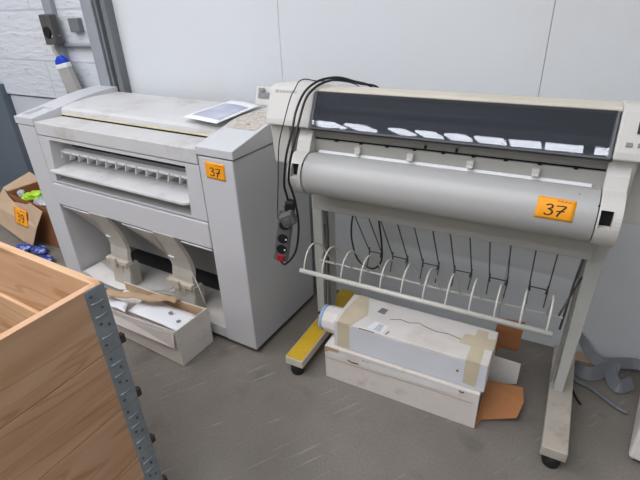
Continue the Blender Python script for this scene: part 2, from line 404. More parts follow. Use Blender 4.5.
# end caps of the top
prof_r = [(-.003, 1.013), (-.003, 1.050), (.24, 1.099), (.30, 1.104), (.56, 1.104), (.56, 1.013)]
rc = prism('end_cap', prof_r, -.195, .006, P, A, bevel=.004)
def capz(v): return 1.050+.049*max(0, v+.003)/.243 if v < .24 else (1.099+.005*(v-.24)/.06 if v < .30 else 1.104)
rows = [[(x, v, capz(v)+.0012) for x in (-.19+.05*max(0, .24-v)*6, -.14, -.09, -.05, -.012-.10*max(0, v-.30))] for v in (.175, .20, .22, .239, .26, .30, .36, .44)]
sheet('grime_patch', rows, .0008, M['grime'], rc, smooth=False, label='brown gritty stain')
def cut_boolean(ob, cutter_mb):
    c = cutter_mb.build('cutter', None)
    c.parent = ob.parent
    m = ob.modifiers.new('cut', 'BOOLEAN'); m.object = c; m.solver = 'EXACT'; m.operation = 'DIFFERENCE'
    for x in list(ob.modifiers):
        if x.type == 'BEVEL': ob.modifiers.remove(x)
    bpy.context.view_layer.update()
    dg = bpy.context.evaluated_depsgraph_get(); me = bpy.data.meshes.new_from_object(ob.evaluated_get(dg))
    ob.modifiers.clear(); ob.data = me; bpy.data.objects.remove(c)
prof_l = [(-.003, 1.013), (-.003, 1.050), (.18, 1.078), (.30, 1.100), (.42, 1.114), (.56, 1.120), (.56, 1.013)]
lc = prism('end_cap', prof_l, -1.540, -1.37, P, A, bevel=.003)
cut_boolean(lc, MB().add([(-1.515, .035, 1.040), (-1.395, .035, 1.040), (-1.50, .15, 1.062), (-1.395, .15, 1.062),
                          (-1.515, .035, 1.14), (-1.395, .035, 1.14), (-1.515, .15, 1.14), (-1.395, .15, 1.14)],
                         BF))
# centre top: front band, lid
prism('front_band', [(0, .967), (0, 1.034), (.163, 1.030), (.163, .967)], -1.368, -.197, M['plastAtop'], A, bevel=.004)
prism('lid', [(.166, 1.046), (.168, 1.066), (.185, 1.078), (.25, 1.088), (.40, 1.096), (.56, 1.090), (.56, 1.03), (.18, 1.03)], -1.368, -.197, M['plastAtop'], A, bevel=.002)
box('lid_seal', -1.367, -.20, .160, .18, 1.037, 1.045, M['lip'], A, bevel=.002)
box('lid_gap', -1.367, -.20, .164, .185, 1.029, 1.037, M['gap'], A, bevel=0)
# output panel: frame around a trapezoid opening
mb = MB()
outer = [(-1.368, .700), (-.192, .700), (-.192, .963), (-1.368, .963)]
inner = [(-1.318, .708), (-.290, .708), (-.274, .948), (-1.272, .948)]
F0 = [(x, 0, z) for x, z in outer]+[(x, 0, z) for x, z in inner]+[(x, .02, z) for x, z in outer]+[(x*1.0+(0.012 if x < -1 else -.006), .13, z) for x, z in inner]
f = []
for i in range(4):
    j = (i+1) % 4
    f += [(i, j, 4+j, 4+i), (4+i, 4+j, 12+j, 12+i), (i, 8+i, 8+j, j)]
mb.add(F0, f); mb.build('output_frame', P, A)
box('recess_back', -1.32, -.27, .13, .16, .69, .955, M['Ainner'], A, bevel=0)
box('feed_slot', -1.30, -.33, .118, .131, .880, .900, M['gap'], A, bevel=0)
box('roof_plate', -.52, -.30, .03, .12, .935, .945, P, A, bevel=.002)
slab('lower_recess', [(-1.316, .125, .770), (-.292, .125, .770), (-.292, .004, .706), (-1.316, .004, .706)], (0, .004, -.003), M['Ainner'], A)
sh = MB().slab([(-1.330, -.018, .762), (-.312, -.018, .762), (-.290, .0, .762), (-.290, .125, .785), (-1.305, .125, .785), (-1.318, 0, .765)], (0, 0, .014))
sh.build('output_shelf', mat('shelf_dusty', (206, 204, 202), .5, .04, 6, dirt=(150, 145, 140), dirt_amt=.5, dscale=8), A, bevel=.003)
rl = MB().prism([(.050, .862), (.050, .874), (.078, .882), (.085, .870)], -1.30, -.282).build('toothed_rail', M['white'], A, bevel=.002)
tooth0 = None
for k in range(14):
    x = -1.268+k*.0745
    if k == 0:
        mb = MB().slab([(0, .045, .872), (0, .085, .880), (0, .08, .845), (0, .035, .838)], (.007, 0, 0)).slab([(0, .040, .855), (-.018, .06, .86), (0, .08, .86)], (.0, 0, -.014))
        tooth0 = mb.build('tooth', P, rl); tooth0.location.x = x
    else:
        c = tooth0.copy(); COL.objects.link(c); c.parent = rl; c.location.x = x
# cross beam above the bay
box('cross_panel', -1.370, -.192, -.004, .04, .560, .692, P, A, bevel=.005)
box('panel_gap', -1.372, -.190, .012, .05, .692, .70, M['gap'], A, bevel=0)
box('guide_rail', -1.370, -.192, .03, .05, .530, .556, M['Ainner'], A, bevel=.002)
for x0, x1 in [(-1.345, -1.10), (-.83, -.59), (-.40, -.20)]:
    tube('guide_rod', [(x0, .005, .547), (x1, .005, .547)], .004, M['white'], A)
# bay
box('bay_back', -1.37, -.19, .25, .262, .20, .56, M['Ainner'], A, bevel=0)
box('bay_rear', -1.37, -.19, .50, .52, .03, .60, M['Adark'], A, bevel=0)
box('bay_floor', -1.37, -.19, .0, .245, .085, .098, M['Afloor'], A, bevel=.003)
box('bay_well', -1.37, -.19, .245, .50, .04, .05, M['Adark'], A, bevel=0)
box('bay_front', -1.37, -.19, .0, .012, .035, .086, P, A, bevel=.003)
for x in (-1.5, -.17, -.03):
    cyl('caster', (x, .05, .018), (1, 0, 0), .018, .03, M['black'], A)
cyl('caster', (-.17, .5, .018), (1, 0, 0), .018, .03, M['black'], A)
# curved paper guides
def vcurve(z):
    t = max(0, min(1, (.56-z)/.46)); return -.006+.055*math.sin(PI*min(1, t*1.05))**1.0*(1 if t < .5 else .8)+.03*t
def guide():
    zs = [.566-.046*i for i in range(11)]
    rows = []
    for z in zs:
        t = (.566-z)/.46
        v = vcurve(z); c = 0.0+.02*t
        row = []
        for s in (-1, -.92, -.5, 0, .5, .92, 1):
            fl = .016 if abs(s) > .95 else 0
            row.append((c+s*.078, v+fl, z))
        rows.append(row)
    g = sheet('paper_guide', rows, .005, M['guide'], A, smooth=False)
    # smoky fin that sweeps down from the guide rod on its left
    rows = []
    for i, z in enumerate(zs[:9]):
        t = i/8; wl = .26*(1-t)**1.6
        rows.append([(-.078-wl*(1-q)+.02*t, vcurve(z)+.012+.05*(1-q)*t, z-.015) for q in (0, .33, .66, 1)])
    sheet('side_fin', rows, .004, M['fin'], g, label='smoky brown curved plastic fin')
    vz = vcurve(.27)
    MB().box(-.092, .092, vz-.026, vz+.02, .232, .262).box(-.045, .01, vz-.036, vz-.024, .222, .275).build('guide_clamp', M['guideclip'], g, bevel=.005)
    MB().box(-.02, .035, vz-.020, vz+.0, .102, .24).build('clamp_stem', M['guideclip'], g, bevel=.004)
    MB().box(.068, .098, vz-.015, vz+.05, .10, .245).build('side_channel', M['guide'], g, bevel=.003)
    MB().box(-.06, -.02, -.004+vcurve(.42), .002+vcurve(.42), .395, .401).build('rib', M['white'], g)
    return g
g = guide(); g.location.x = -1.02
g2 = copy_tree(g, A); g2.location.x = -.513
tube('hanging_wire', [(-.88, .02, .12), (-.80, .03, .105), (-.70, .06, .13), (-.62, .06, .17), (-.58, .05, .22)], .003, M['greycable'], A, curve=5)
tube('hanging_wire', [(-.42, .05, .33), (-.36, .02, .30), (-.31, .0, .22), (-.33, .03, .12), (-.37, .06, .105)], .003, M['greycable'], A, curve=5)
tube('hanging_wire', [(-1.0, -.0, .10), (-.90, -.0, .102), (-.75, .08, .102), (-.66, .1, .11), (-.6, .1, .2)], .003, M['greycable'], A, curve=5)
# rear control display
cp = MB().obox((-.225, .54, 1.146), (1, .1, 0), (0, .35, 1), (0, -1, .35), .050, .045, .006).build('control_panel', M['plastB'], A, bevel=.003)
MB().obox((-.222, .532, 1.152), (1, .1, 0), (0, .35, 1), (0, -1, .35), .034, .013, .003).build('display', M['greyprint'], cp, bevel=.001)
MB().obox((-.235, .532, 1.178), (1, .1, 0), (0, .35, 1), (0, -1, .35), .015, .008, .003).build('display', M['button'], cp, bevel=.001)
# sticker 37
def surfA(s, t, h): return Vector((-.153+.105*s, -h, .917+.073*t+(-.002*s)))
sticker('lot_sticker', surfA, D3+D7, A, 'orange sticker reading 37')

# paper lying on the lid
def paperpt(s, t):
    c0, c1, c2, c3 = Vector((-.43, .175)), Vector((-.192, .140)), Vector((-.225, .50)), Vector((-.452, .545))
    p = c0*(1-s)*(1-t)+c1*s*(1-t)+c2*s*t+c3*(1-s)*t
    z = 1.1085+.008*math.sin(PI*s)*math.sin(PI*t*.8)+.012*max(0, s-.75)*max(0, t-.2)
    return Vector((p.x, p.y, z))
RA = Matrix.Translation((-1.161, 1.406, 0)) @ Matrix.Rotation(-.0497, 4, 'Z')
rows = [[RA @ paperpt(i/10, j/12) for i in range(11)] for j in range(13)]
pp = tag(sheet('printed_sheet', rows, .0008, M['paper']), 'white sheet with a grey printed picture lying on the plan printer lid', 'paper')
rows = [[RA @ (paperpt(.10+.80*i/10, .12+.66*j/10)+Vector((0, 0, .0009))) for i in range(11)] for j in range(11)]
sheet('printed_area', rows, .0003, M['print'], pp, label='grey blue printed picture')

# ------------------------------------------------------------------ B: plotter on legs
B = thing('large_format_plotter', 'beige large format plotter on a leg stand with smoked window and wire rack', 'plotter', (0, 0, 0))
XL, XR = -.852, .122
PB = M['plastB']
def housing_prof(): return [(1.56, 1.04), (1.56, 1.150), (1.56, 1.26), (1.60, 1.276), (1.665, 1.274), (1.76, 1.235), (1.80, 1.15), (1.80, .96), (1.74, .90), (1.60, .90)]
# main body behind
prism('rear_housing', [(1.60, 1.20), (1.60, 1.262), (1.665, 1.262), (1.76, 1.232), (1.80, 1.15), (1.80, .96), (1.74, .91), (1.62, .91), (1.62, 1.0)], -1.03, .29, PB, B, bevel=.006)
prism('top_cover', [(1.545, 1.272), (1.548, 1.282), (1.60, 1.284), (1.66, 1.276), (1.66, 1.262), (1.56, 1.262)], XL, XR, M['plastBtop'], B, bevel=.003)
# smoked window: curved, lightly bowed
gn = Vector((0, -.907, .42))
wp = [(1.545-.055*q, 1.274-.1188*q) for q in (0, .5, 1)]
rows = [[(x, y, z) for x in (XL+.012, (XL+XR)/2, XR-.012)] for y, z in wp]
win = sheet('smoked_window', rows, .004, M['glass'], B, smooth=False)
prism('window_sill', [(1.4895, 1.1575), (1.487, 1.150), (1.497, 1.147), (1.503, 1.158)], XL+.004, XR-.004, M['winframe'], win, bevel=.002)
for x in (XL+.004, XR-.014):
    prism('window_edge', [(1.549, 1.276), (1.487, 1.151), (1.497, 1.147), (1.558, 1.27)], x, x+.010, M['winframe'], win, bevel=.001)
# inside behind window
prism('print_bay', [(1.59, 1.262), (1.59, 1.14), (1.50, 1.14), (1.50, 1.144), (1.585, 1.15), (1.585, 1.262)], XL, XR, M['inside'], B, bevel=0)
tube('carriage_rail', [(XL, 1.565, 1.215), (XR, 1.565, 1.215)], .010, M['inside'], B, n=12)
box('carriage_beam', XL, XR, 1.555, 1.575, 1.165, 1.19, M['inside'], B, bevel=.003)
# recessed front below the window
prism('upper_fascia', [(1.512, 1.148), (1.530, 1.118), (1.533, 1.106), (1.60, 1.106), (1.60, 1.148)], XL, XR, M['Bdark'], B, bevel=.002)
box('fascia_gap', XL, XR, 1.540, 1.60, 1.098, 1.107, M['gap'], B, bevel=0)
prism('lower_fascia', [(1.531, 1.099), (1.533, 1.045), (1.60, 1.045), (1.60, 1.099)], XL, XR, M['Bgrey'], B, bevel=.003)
for x in (-.668, -.470, -.266, -.067):
    MB().box(x-.011, x+.011, 1.514, 1.533, 1.066, 1.089).box(x-.011, x+.011, 1.508, 1.52, 1.066, 1.072).build('paper_clip', PB, B, bevel=.002)
for x in (-.42, -.315):
    box('latch_slot', x-.003, x+.003, 1.518, 1.531, 1.112, 1.122, M['gap'], B, bevel=0)
for k in range(9):
    x = -.76+k*.1
    box('slit_tab', x-.006, x+.006, 1.528, 1.545, 1.098, 1.105, M['gap'], B, bevel=0)
# round front cover
yc, zc, R = 1.486, .978, .080
prof = [(yc+R*math.cos(math.radians(a)), zc+R*math.sin(math.radians(a))) for a in range(62, 281, 8)]
prof += [(1.55, .905), (1.60, .93), (1.60, 1.045), (1.535, 1.049)]
tb = prism('front_cover', prof, XL+.006, XR-.006, M['tube'], B, bevel=0, smooth=False)
for p_ in tb.data.polygons: p_.use_smooth = True
m_ = tb.modifiers.new('es', 'EDGE_SPLIT'); m_.split_angle = math.radians(30)
prism('paper_edge', [(1.520, 1.0515), (1.530, 1.059), (1.536, 1.057), (1.53, 1.050)], XL+.02, XR-.03, M['white'], B, bevel=.001, label='bright white edge strip')
cyl('cover_screw', (.062, 1.452, 1.052), (0, -.5, .86), .004, .003, M['Bgrey'], B, n=10)
# end brackets around the round cover
def bracket(x0, x1, hx0, hx1, hz0, hz1):
    pr = [(yc+(R+.004)*math.cos(math.radians(a)), zc+(R+.004)*math.sin(math.radians(a))) for a in range(92, 292, 8)]
    pr += [(1.56, .895), (1.62, .93), (1.62, 1.15), (1.535, 1.15), (1.50, 1.10)]
    o = prism('end_bracket', pr, x0, x1, PB, B, bevel=.004)
    cut_boolean(o, MB().box(hx0, hx1, 1.36, 1.45, hz0, hz1))
    box('bracket_socket', hx0-.002, hx1+.002, 1.430, 1.458, hz0-.002, hz1+.002, M['gap'], o, bevel=0)
    return o
bracket(-.907, -.851, -.892, -.862, .985, 1.032)
bracket(.119, .178, .124, .156, .975, 1.026)
box('bracket_gap', XL, XL+.006, yc-.06, 1.55, .925, 1.035, M['gap'], B, bevel=0)
box('bracket_gap', XR-.008, XR-.002, yc-.06, 1.55, .925, 1.035, M['gap'], B, bevel=0)
# necks beneath the caps
prism('neck', [(1.515, 1.15), (1.530, .985), (1.70, .96), (1.70, 1.15)], -1.04, -.955, PB, B, bevel=.006)
prism('neck', [(1.515, 1.15), (1.530, 1.0), (1.70, .96), (1.70, 1.15)], .125, .19, PB, B, bevel=.006)
# end caps
capp = [(1.488, 1.149), (1.494, 1.172), (1.547, 1.278), (1.575, 1.288), (1.66, 1.281), (1.76, 1.236), (1.80, 1.15)]
lcap = prism('end_cap', capp, -1.045, XL, PB, B, bevel=.006)
rcap = prism('end_cap', capp, XR, .305, PB, B, bevel=.006)
def slope(x, s, h=0.0):      # point on the sloping cap front, s = 0 at the bottom, 1 at the top
    p0, p1 = Vector((x, 1.494, 1.172)), Vector((x, 1.547, 1.278)); n = Vector((0, -.894, .447))
    return p0.lerp(p1, s)+n*h
mb = MB()
mb.slab([slope(-1.018, .83, .0003), slope(-1.004, .83, .0003), slope(-1.004, .93, .0003), slope(-1.018, .93, .0003)], Vector((0, -.894, .447))*.0006)
for k, wd in enumerate([.006, .005, .006, .004, .006, .005, .006, .005, .006, .004]):
    x = -1.000+k*.0078
    mb.slab([slope(x, .845, .0003), slope(x+wd, .845, .0003), slope(x+wd, .915, .0003), slope(x, .915, .0003)], Vector((0, -.894, .447))*.0006)
mb.build('nameplate', M['faint'], lcap, label='row of small grey lettering too faint to read')
mb = MB().slab([slope(.166, .45, .0), slope(.262, .45, .0), slope(.262, .74, .0), slope(.166, .74, .0)], Vector((0, -.894, .447))*.003)
mb.build('display', M['lcd'], rcap, label='dark control display')
for i, x in enumerate((.146, .174, .203, .232)):
    mb = MB().slab([slope(x, .14, 0), slope(x+.016, .14, 0), slope(x+.016, .24, 0), slope(x, .24, 0)], Vector((0, -.894, .447))*.004)
    mb.build('button', M['button'], rcap, bevel=.001)
# beam under the plotter, legs, feet
box('cross_beam', -.915, .150, 1.60, 1.672, .766, .90, M['Bgrey'], B, bevel=.004)
def leg(xt0, xt1, xb0, xb1):
    v = [(xb0, 1.675, .10), (xb1, 1.675, .10), (xb1, 1.82, .10), (xb0, 1.82, .10), (xt0, 1.67, .93), (xt1, 1.67, .93), (xt1, 1.80, .93), (xt0, 1.80, .93)]
    o = mesh_obj('leg', v, [(0, 1, 2, 3), (4, 5, 6, 7), (0, 1, 5, 4), (1, 2, 6, 5), (2, 3, 7, 6), (3, 0, 4, 7)], M['leg'], B, .004)
    return o
leg(-.960, -.905, -.955, -.918)
leg(.140, .202, .149, .184)
for s, x in ((-1, -.904), (1, .136)):
    box('leg_channel', x-.003, x+.003, 1.69, 1.72, .13, .90, M['Bdark'], B, bevel=.001)
fl_ = MB().box(-.968, -.876, 1.37, 1.985, .055, .10).build('foot', M['plastBtop'], B, bevel=.004)
box('foot_top', -.964, -.881, 1.372, 1.98, .0995, .102, M['yellow'], fl_, bevel=.001, label='yellow painted top')
fr_ = MB().box(.134, .222, 1.37, 1.985, .055, .10).build('foot', M['foot'], B, bevel=.004)
for x in (-.922, .178):
    for y in (1.40, 1.95):
        MB().tube([(x, y-.0, .001), (x, y, .02), (x, y, .045), (x, y, .056)], [.030, .034, .030, .016], 18).build('caster', M['black'], B, smooth=True)
# catch rack
FY, FZ, RY, RZ_ = 1.308, .645, 1.578, .530
tube('rack_bar', [(-.815, FY, FZ), (.075, FY, FZ)], .0095, M['rack'], B, n=12)
tube('rear_bar', [(-.90, 1.68, .55), (-.875, RY, RZ_), (.11, RY, RZ_)], .005, M['rack'], B)
h0 = None
for i, x in enumerate([-.798, -.72, -.642, -.565, -.488, -.41, -.332, -.254, -.177, -.098, -.02, .058]):
    if h0 is None:
        h0 = tube('rack_hoop', [(0, FY, FZ), (0, FY+.006, FZ+.03), (0, FY+.025, FZ+.062), (0, FY+.055, FZ+.08), (0, FY+.09, FZ+.078), (0, FY+.14, FZ+.045), (0, FY+.20, FZ-.03), (0, RY, RZ_)], .0035, M['rack'], B, curve=4)
        h0.location.x = x
    else:
        c = h0.copy(); COL.objects.link(c); c.parent = B; c.location.x = x
for x in (-.90, .145):
    tube('rack_strut', [(x, 1.68, .66), (x+(.04 if x < 0 else -.04), 1.60, .56), (x+(.05 if x < 0 else -.05), RY, RZ_)], .004, M['wire'], B)
    tube('rack_strut', [(x+(.01 if x < 0 else -.012), 1.676, .755), (x+(.012 if x < 0 else -.02), 1.69, .62), (x+(.02 if x < 0 else -.03), 1.66, .42)], .004, M['wire'], B)
# hanging wire baskets
bk0 = None
for xa, xb in ((-.746, -.681), (-.627, -.553), (-.481, -.405), (-.335, -.259), (-.184, -.109), (-.022, .050)):
    hw = (xb-xa)/2; xc = (xa+xb)/2; mb = MB()
    for s in (-1, 1):
        mb.tube(smooth_path([(s*hw, 1.66, .765), (s*hw, 1.665, .74), (s*hw, 1.83, .492), (s*hw, 1.845, .47), (s*hw, 1.84, .45), (s*hw*.93, 1.81, .40)], 3), .0028, 6)
        mb.tube([(s*hw, 1.845, .49), (s*hw*.85, 1.83, .455)], .0035, 6)
    mb.tube([(-hw, 1.845, .468), (hw, 1.845, .468)], .0026, 6)
    o = mb.build('wire_guide', M['wire'], B, smooth=True); o.location.x = xc
tube('signal_cable', [(-.744, 1.655, .775), (-.753, 1.65, .70), (-.750, 1.645, .63), (-.725, 1.64, .55), (-.688, 1.64, .515), (-.64, 1.64, .512), (-.608, 1.64, .56), (-.612, 1.645, .65), (-.636, 1.655, .775)], .0042, M['cable'], B, curve=5)
# sticker on the round cover
def surfB(s, t, h):
    x = -.0435+.102*s; a = math.radians(179-(47*t)+2.5*s*t); r = R+h
    return Vector((x+.002*t, yc+r*math.cos(a), zc+r*math.sin(a)))
sticker('lot_sticker', surfB, D3+D7, B, 'orange sticker reading 37')

# ------------------------------------------------------------------ power strip and cables draped over the plotter
ps = thing('power_strip', 'grey power strip with red switch dangling from black cables between the machines', 'power strip', (-.952, 1.42, .74))
ax = Vector((-.20, .0, -1)).normalized(); wx = Vector((1, .35, -.2)); wx = (wx-ax*wx.dot(ax)).normalized(); nx = wx.cross(ax).normalized()
if nx.y > 0: nx = -nx
MB().obox(Vector((0, 0, -.02)), ax, wx, nx, .125, .030, .019).build('strip_body', M['psu'], ps, bevel=.007)
for k in (-.055, .010, .062):
    c = Vector((0, 0, -.02))+ax*k+nx*.0195
    s_ = MB().tube([c-nx*.004, c+nx*.002], .022, 18).build('socket', M['black'], ps, bevel=.001)
    MB().tube([c+nx*.002+wx*.014, c+nx*.004+wx*.014], .004, 6).build('earth_clip', M['white'], s_)
c = Vector((0, 0, -.02))+ax*.107+nx*.02
MB().obox(c, ax, wx, nx, .015, .014, .006).build('switch', M['red'], ps, bevel=.002, label='red rocker switch')
d1 = (ax*.8+wx*.6).normalized(); d2 = d1.cross(nx).normalized()
ad = tag(MB().obox(Vector((-.952, 1.42, .74))+Vector((.056, -.045, .083)), d1, d2, nx, .026, .029, .022).build('plug_adapter', M['plug'], bevel=.008), 'square grey plug adapter plugged into the power strip', 'plug')
MB().obox(Vector((-.952, 1.42, .74))+Vector((.056, -.045, .083))+nx*.023, d1, d2, nx, .010, .012, .003).build('adapter_face', M['psu'], ad, bevel=.001)
pl = tag(MB().obox(Vector((-.952, 1.42, .74))+Vector((.052, -.020, .125)), ax, wx, nx, .026, .020, .017).build('power_plug', M['black'], bevel=.01), 'rounded black plug at the top of the power strip', 'plug')
tag(tube('power_cable', [(-.972, 1.40, .618), (-.965, 1.40, .597), (-.942, 1.40, .592), (-.889, 1.40, .664), (-.867, 1.40, .784), (-.872, 1.395, .886), (-.880, 1.388, .938), (-.884, 1.378, .981), (-.874, 1.378, 1.048), (-.859, 1.388, 1.114),
     (-.857, 1.43, 1.187), (-.862, 1.497, 1.255), (-.843, 1.54, 1.289), (-.823, 1.575, 1.301), (-.805, 1.62, 1.303), (-.783, 1.66, 1.295), (-.745, 1.72, 1.275), (-.70, 1.80, 1.245), (-.69, 1.83, 1.15)], .0045, M['cable'], curve=6),
    'thick black cable looping from the bottom of the power strip over the plotter', 'cable')
tag(tube('power_cable', [(-.905, 1.397, .885), (-.905, 1.388, .915), (-.907, 1.38, .956), (-.898, 1.376, 1.011), (-.888, 1.38, 1.076), (-.878, 1.415, 1.159),
     (-.880, 1.455, 1.221), (-.880, 1.52, 1.272), (-.856, 1.56, 1.300), (-.832, 1.60, 1.309), (-.797, 1.64, 1.308), (-.757, 1.675, 1.292), (-.72, 1.78, 1.25), (-.71, 1.83, 1.15)], .0045, M['cable'], curve=6),
    'thick black cable rising from the black plug over the plotter end cap', 'cable')
tag(tube('signal_cable', [(-.960, 1.395, .80), (-.972, 1.42, .844), (-.973, 1.44, .943), (-.977, 1.455, 1.001), (-.964, 1.455, 1.094), (-.930, 1.445, 1.176), (-.918, 1.48, 1.255), (-.915, 1.515, 1.285), (-.919, 1.55, 1.302), (-.915, 1.59, 1.305), (-.877, 1.62, 1.295), (-.803, 1.66, 1.292), (-.77, 1.75, 1.262), (-.76, 1.83, 1.2)], .0022, M['cable'], curve=6),
    'thin dark cable hanging left of the two thick cables', 'cable')

# ------------------------------------------------------------------ cartons beneath the plotter
def tape(name, pts, parent, m='tape', th=(0, 0, .0012)): return slab(name, pts, th, M[m], parent)
cl = thing('long_carton', 'worn white long carton on the floor with brown flaps open, under the top one', 'carton', (-.787, 1.429, 0))
mb = MB()
W_, D_, Hh = .680, .258, .187
mb.box(0, W_, 0, .004, 0, Hh).box(0, W_, D_-.004, D_, 0, Hh).box(0, W_, .004, D_-.004, 0, .004).box(0, W_, .004, D_-.004, Hh-.004, Hh).box(0, .004, .004, D_-.004, .004, Hh-.004)
mb.build('carton_body', M['cartonworn'], cl, bevel=.002)
slab('flap', [(W_, .0, .004), (W_+.018, .052, .006), (W_+.145, .10, .03), (W_+.158, .17, .055), (W_+.145, .235, .075), (W_+.0, .19, .08), (W_, .004, .010)][0:5]+[(W_, .20, .085)], (0, 0, .004), M['brown'], cl, label='orange brown flap')
slab('flap', [(W_, .246, .02), (W_+.118, .275, .05), (W_+.118, .285, .155), (W_, .252, .186)], (0, .004, 0), M['carton'], cl, label='white side flap')
slab('flap', [(W_-.02, .335, .165), (W_+.095, .345, .17), (W_+.10, .33, .34), (W_+.0, .325, .335)], (0, .004, 0), M['browndark'], cl, label='dark brown standing flap')
slab('flap', [(W_-.02, .25, .17), (W_-.02, .338, .168), (W_+.02, .338, .168), (W_, .25, .18)], (0, 0, .004), M['browndark'], cl)
slab('torn_edge', [(-.001, -.0015, Hh-.05), (.14, -.0015, Hh-.02), (.22, -.0015, Hh-.03), (.3, -.0015, Hh-.012), (.3, -.0015, Hh), (0, -.0015, Hh)], (0, .001, 0), M['cartonworn'], cl)
for x, w, z in ((.02, .03, .172), (.115, .05, .140), (.185, .03, .166), (.195, .02, .155), (.60, .02, .176)):
    slab('tear', [(x, -.0022, z), (x+w*.5, -.0022, z-.006), (x+w, -.0022, z-.002), (x+w, -.0022, z+.004), (x+w*.4, -.0022, z+.001), (x, -.0022, z+.006)], (0, .001, 0), M['torn'], cl, label='brown tear')
mb = MB()
for x0, x1, z in ((0, .30, .118), (.30, .66, .128)):
    mb.slab([(x0, -.0018, z), (x1, -.0018, z+.006), (x1, -.0018, z+.0085), (x0, -.0018, z+.002)], (0, .0008, 0))
mb.build('fold_line', M['kraft'], cl, label='creased fold line')
slab('tear', [(0, -.0025, .186), (.0, -.0025, .150), (.022, -.0025, .162), (.05, -.0025, .158), (.075, -.0025, .176), (.07, -.0025, .186)], (0, .001, 0), M['kraft'], cl, label='torn brown corner')
slab('clear_tape_strip', [(.17, -.003, .135), (.60, -.003, .150), (.60, -.003, .178), (.17, -.003, .166)], (0, .001, 0), M['cleartape'], cl, label='shiny clear tape along the front')
slab('clear_tape_strip', [(.02, -.003, .130), (.11, -.003, .132), (.11, -.003, .168), (.02, -.003, .165)], (0, .001, 0), M['cleartape'], cl)

cu = thing('long_carton', 'white long carton with tan packing tape lying on top of the worn carton', 'carton', (-.748, 1.447, .190))
W_, D_, Hh = .652, .222, .138
mb = MB().box(0, W_, 0, D_, 0, Hh)
ub = mb.build('carton_body', M['carton'], cu, bevel=.005)
slab('front_face', [(.002, -.001, .002), (W_-.002, -.001, .002), (W_-.004, -.001, Hh-.012), (.004, -.001, Hh-.012)], (0, .0006, 0), M['cartonblue'], cu, label='bluish white front')
tape('tape_strip', [(.018, -.0022, .004), (.075, -.0022, .004), (.075, -.0022, Hh), (.018, -.0022, Hh)], cu, th=(0, .0012, 0))
tape('tape_strip', [(.020, 0, Hh+.0004), (.085, 0, Hh+.0004), (.12, .10, Hh+.0004), (.075, .222, Hh+.0004), (.03, .222, Hh+.0004), (.015, .10, Hh+.0004)], cu)
tape('tape_strip', [(W_-.085, -.0022, .02), (W_-.035, -.0022, .015), (W_-.030, -.0022, Hh), (W_-.085, -.0022, Hh)], cu, th=(0, .0012, 0))
tape('tape_strip', [(W_-.085, 0, Hh+.0004), (W_-.03, 0, Hh+.0004), (W_-.035, .20, Hh+.0004), (W_-.08, .20, Hh+.0004)], cu)
tape('tape_strip', [(W_-.13, .085, Hh+.0010), (W_+.001, .09, Hh+.0010), (W_+.001, .16, Hh+.0010), (W_-.12, .15, Hh+.0010)], cu)
slab('address_label', [(.150, .012, Hh+.0006), (.222, .006, Hh+.0006), (.232, .060, Hh+.0006), (.168, .070, Hh+.0006)], (0, 0, .0008), M['paper'], cu, label='white address label')
mb = MB()
for k in range(6):
    mb.slab([(.180+.002*k, .014+.008*k, Hh+.0016), (.212, .011+.008*k, Hh+.0016), (.212, .014+.008*k, Hh+.0016), (.180+.002*k, .017+.008*k, Hh+.0016)], (0, 0, .0003))
mb.build('small_print', M['greyprint'], cu)
slab('grey_stamp', [(.150, .135, Hh+.0006), (.185, .130, Hh+.0006), (.190, .168, Hh+.0006), (.160, .172, Hh+.0006)], (0, 0, .0008), M['greyprint'], cu, label='small grey printed square')
mb = MB(); pts = [(.22, .105), (.26, .125), (.30, .118), (.34, .135), (.38, .120), (.42, .112), (.47, .118), (.53, .105)]
for (a, b_), (c_, d_) in zip(pts, pts[1:]): mb.slab([(a, b_, Hh+.0008), (c_, d_, Hh+.0008), (c_, d_+.004, Hh+.0008), (a, b_+.003, Hh+.0008)], (0, 0, .0003))
mb.build('crack', M['torn'], cu, label='thin brown tear in the top')
mb = MB().slab([(.12, -.002, Hh-.004), (.19, -.002, Hh-.003), (.19, -.002, Hh), (.12, -.002, Hh)], (0, .001, 0)).slab([(.235, .004, Hh+.0008), (.240, .004, Hh+.0008), (.247, .03, Hh+.0008), (.242, .03, Hh+.0008)], (0, 0, .0004)).slab([(W_-.115, -.002, .066), (W_-.105, -.002, .066), (W_-.105, -.002, .075), (W_-.115, -.002, .075)], (0, .001, 0))
mb.build('tear', M['torn'], cu)
re_ = thing('roll_end', 'white wrapped paper roll end with pale blue rim left of the taped carton', 'roll', (-.762, 1.535, .255))
MB().tube([(-.075, 0, 0), (-.06, 0, 0), (.010, 0, 0)], [.052, .062, .064], 10).build('wrapped_roll', M['carton'], re_, bevel=.004)
MB().tube([(-.082, 0, 0), (-.068, 0, 0)], [.060, .061], 18).build('blue_rim', M['bluerim'], re_, bevel=.002)
MB().tube([(-.115, .01, .004), (-.08, .01, .004)], .008, 8).build('spindle', M['black'], re_)

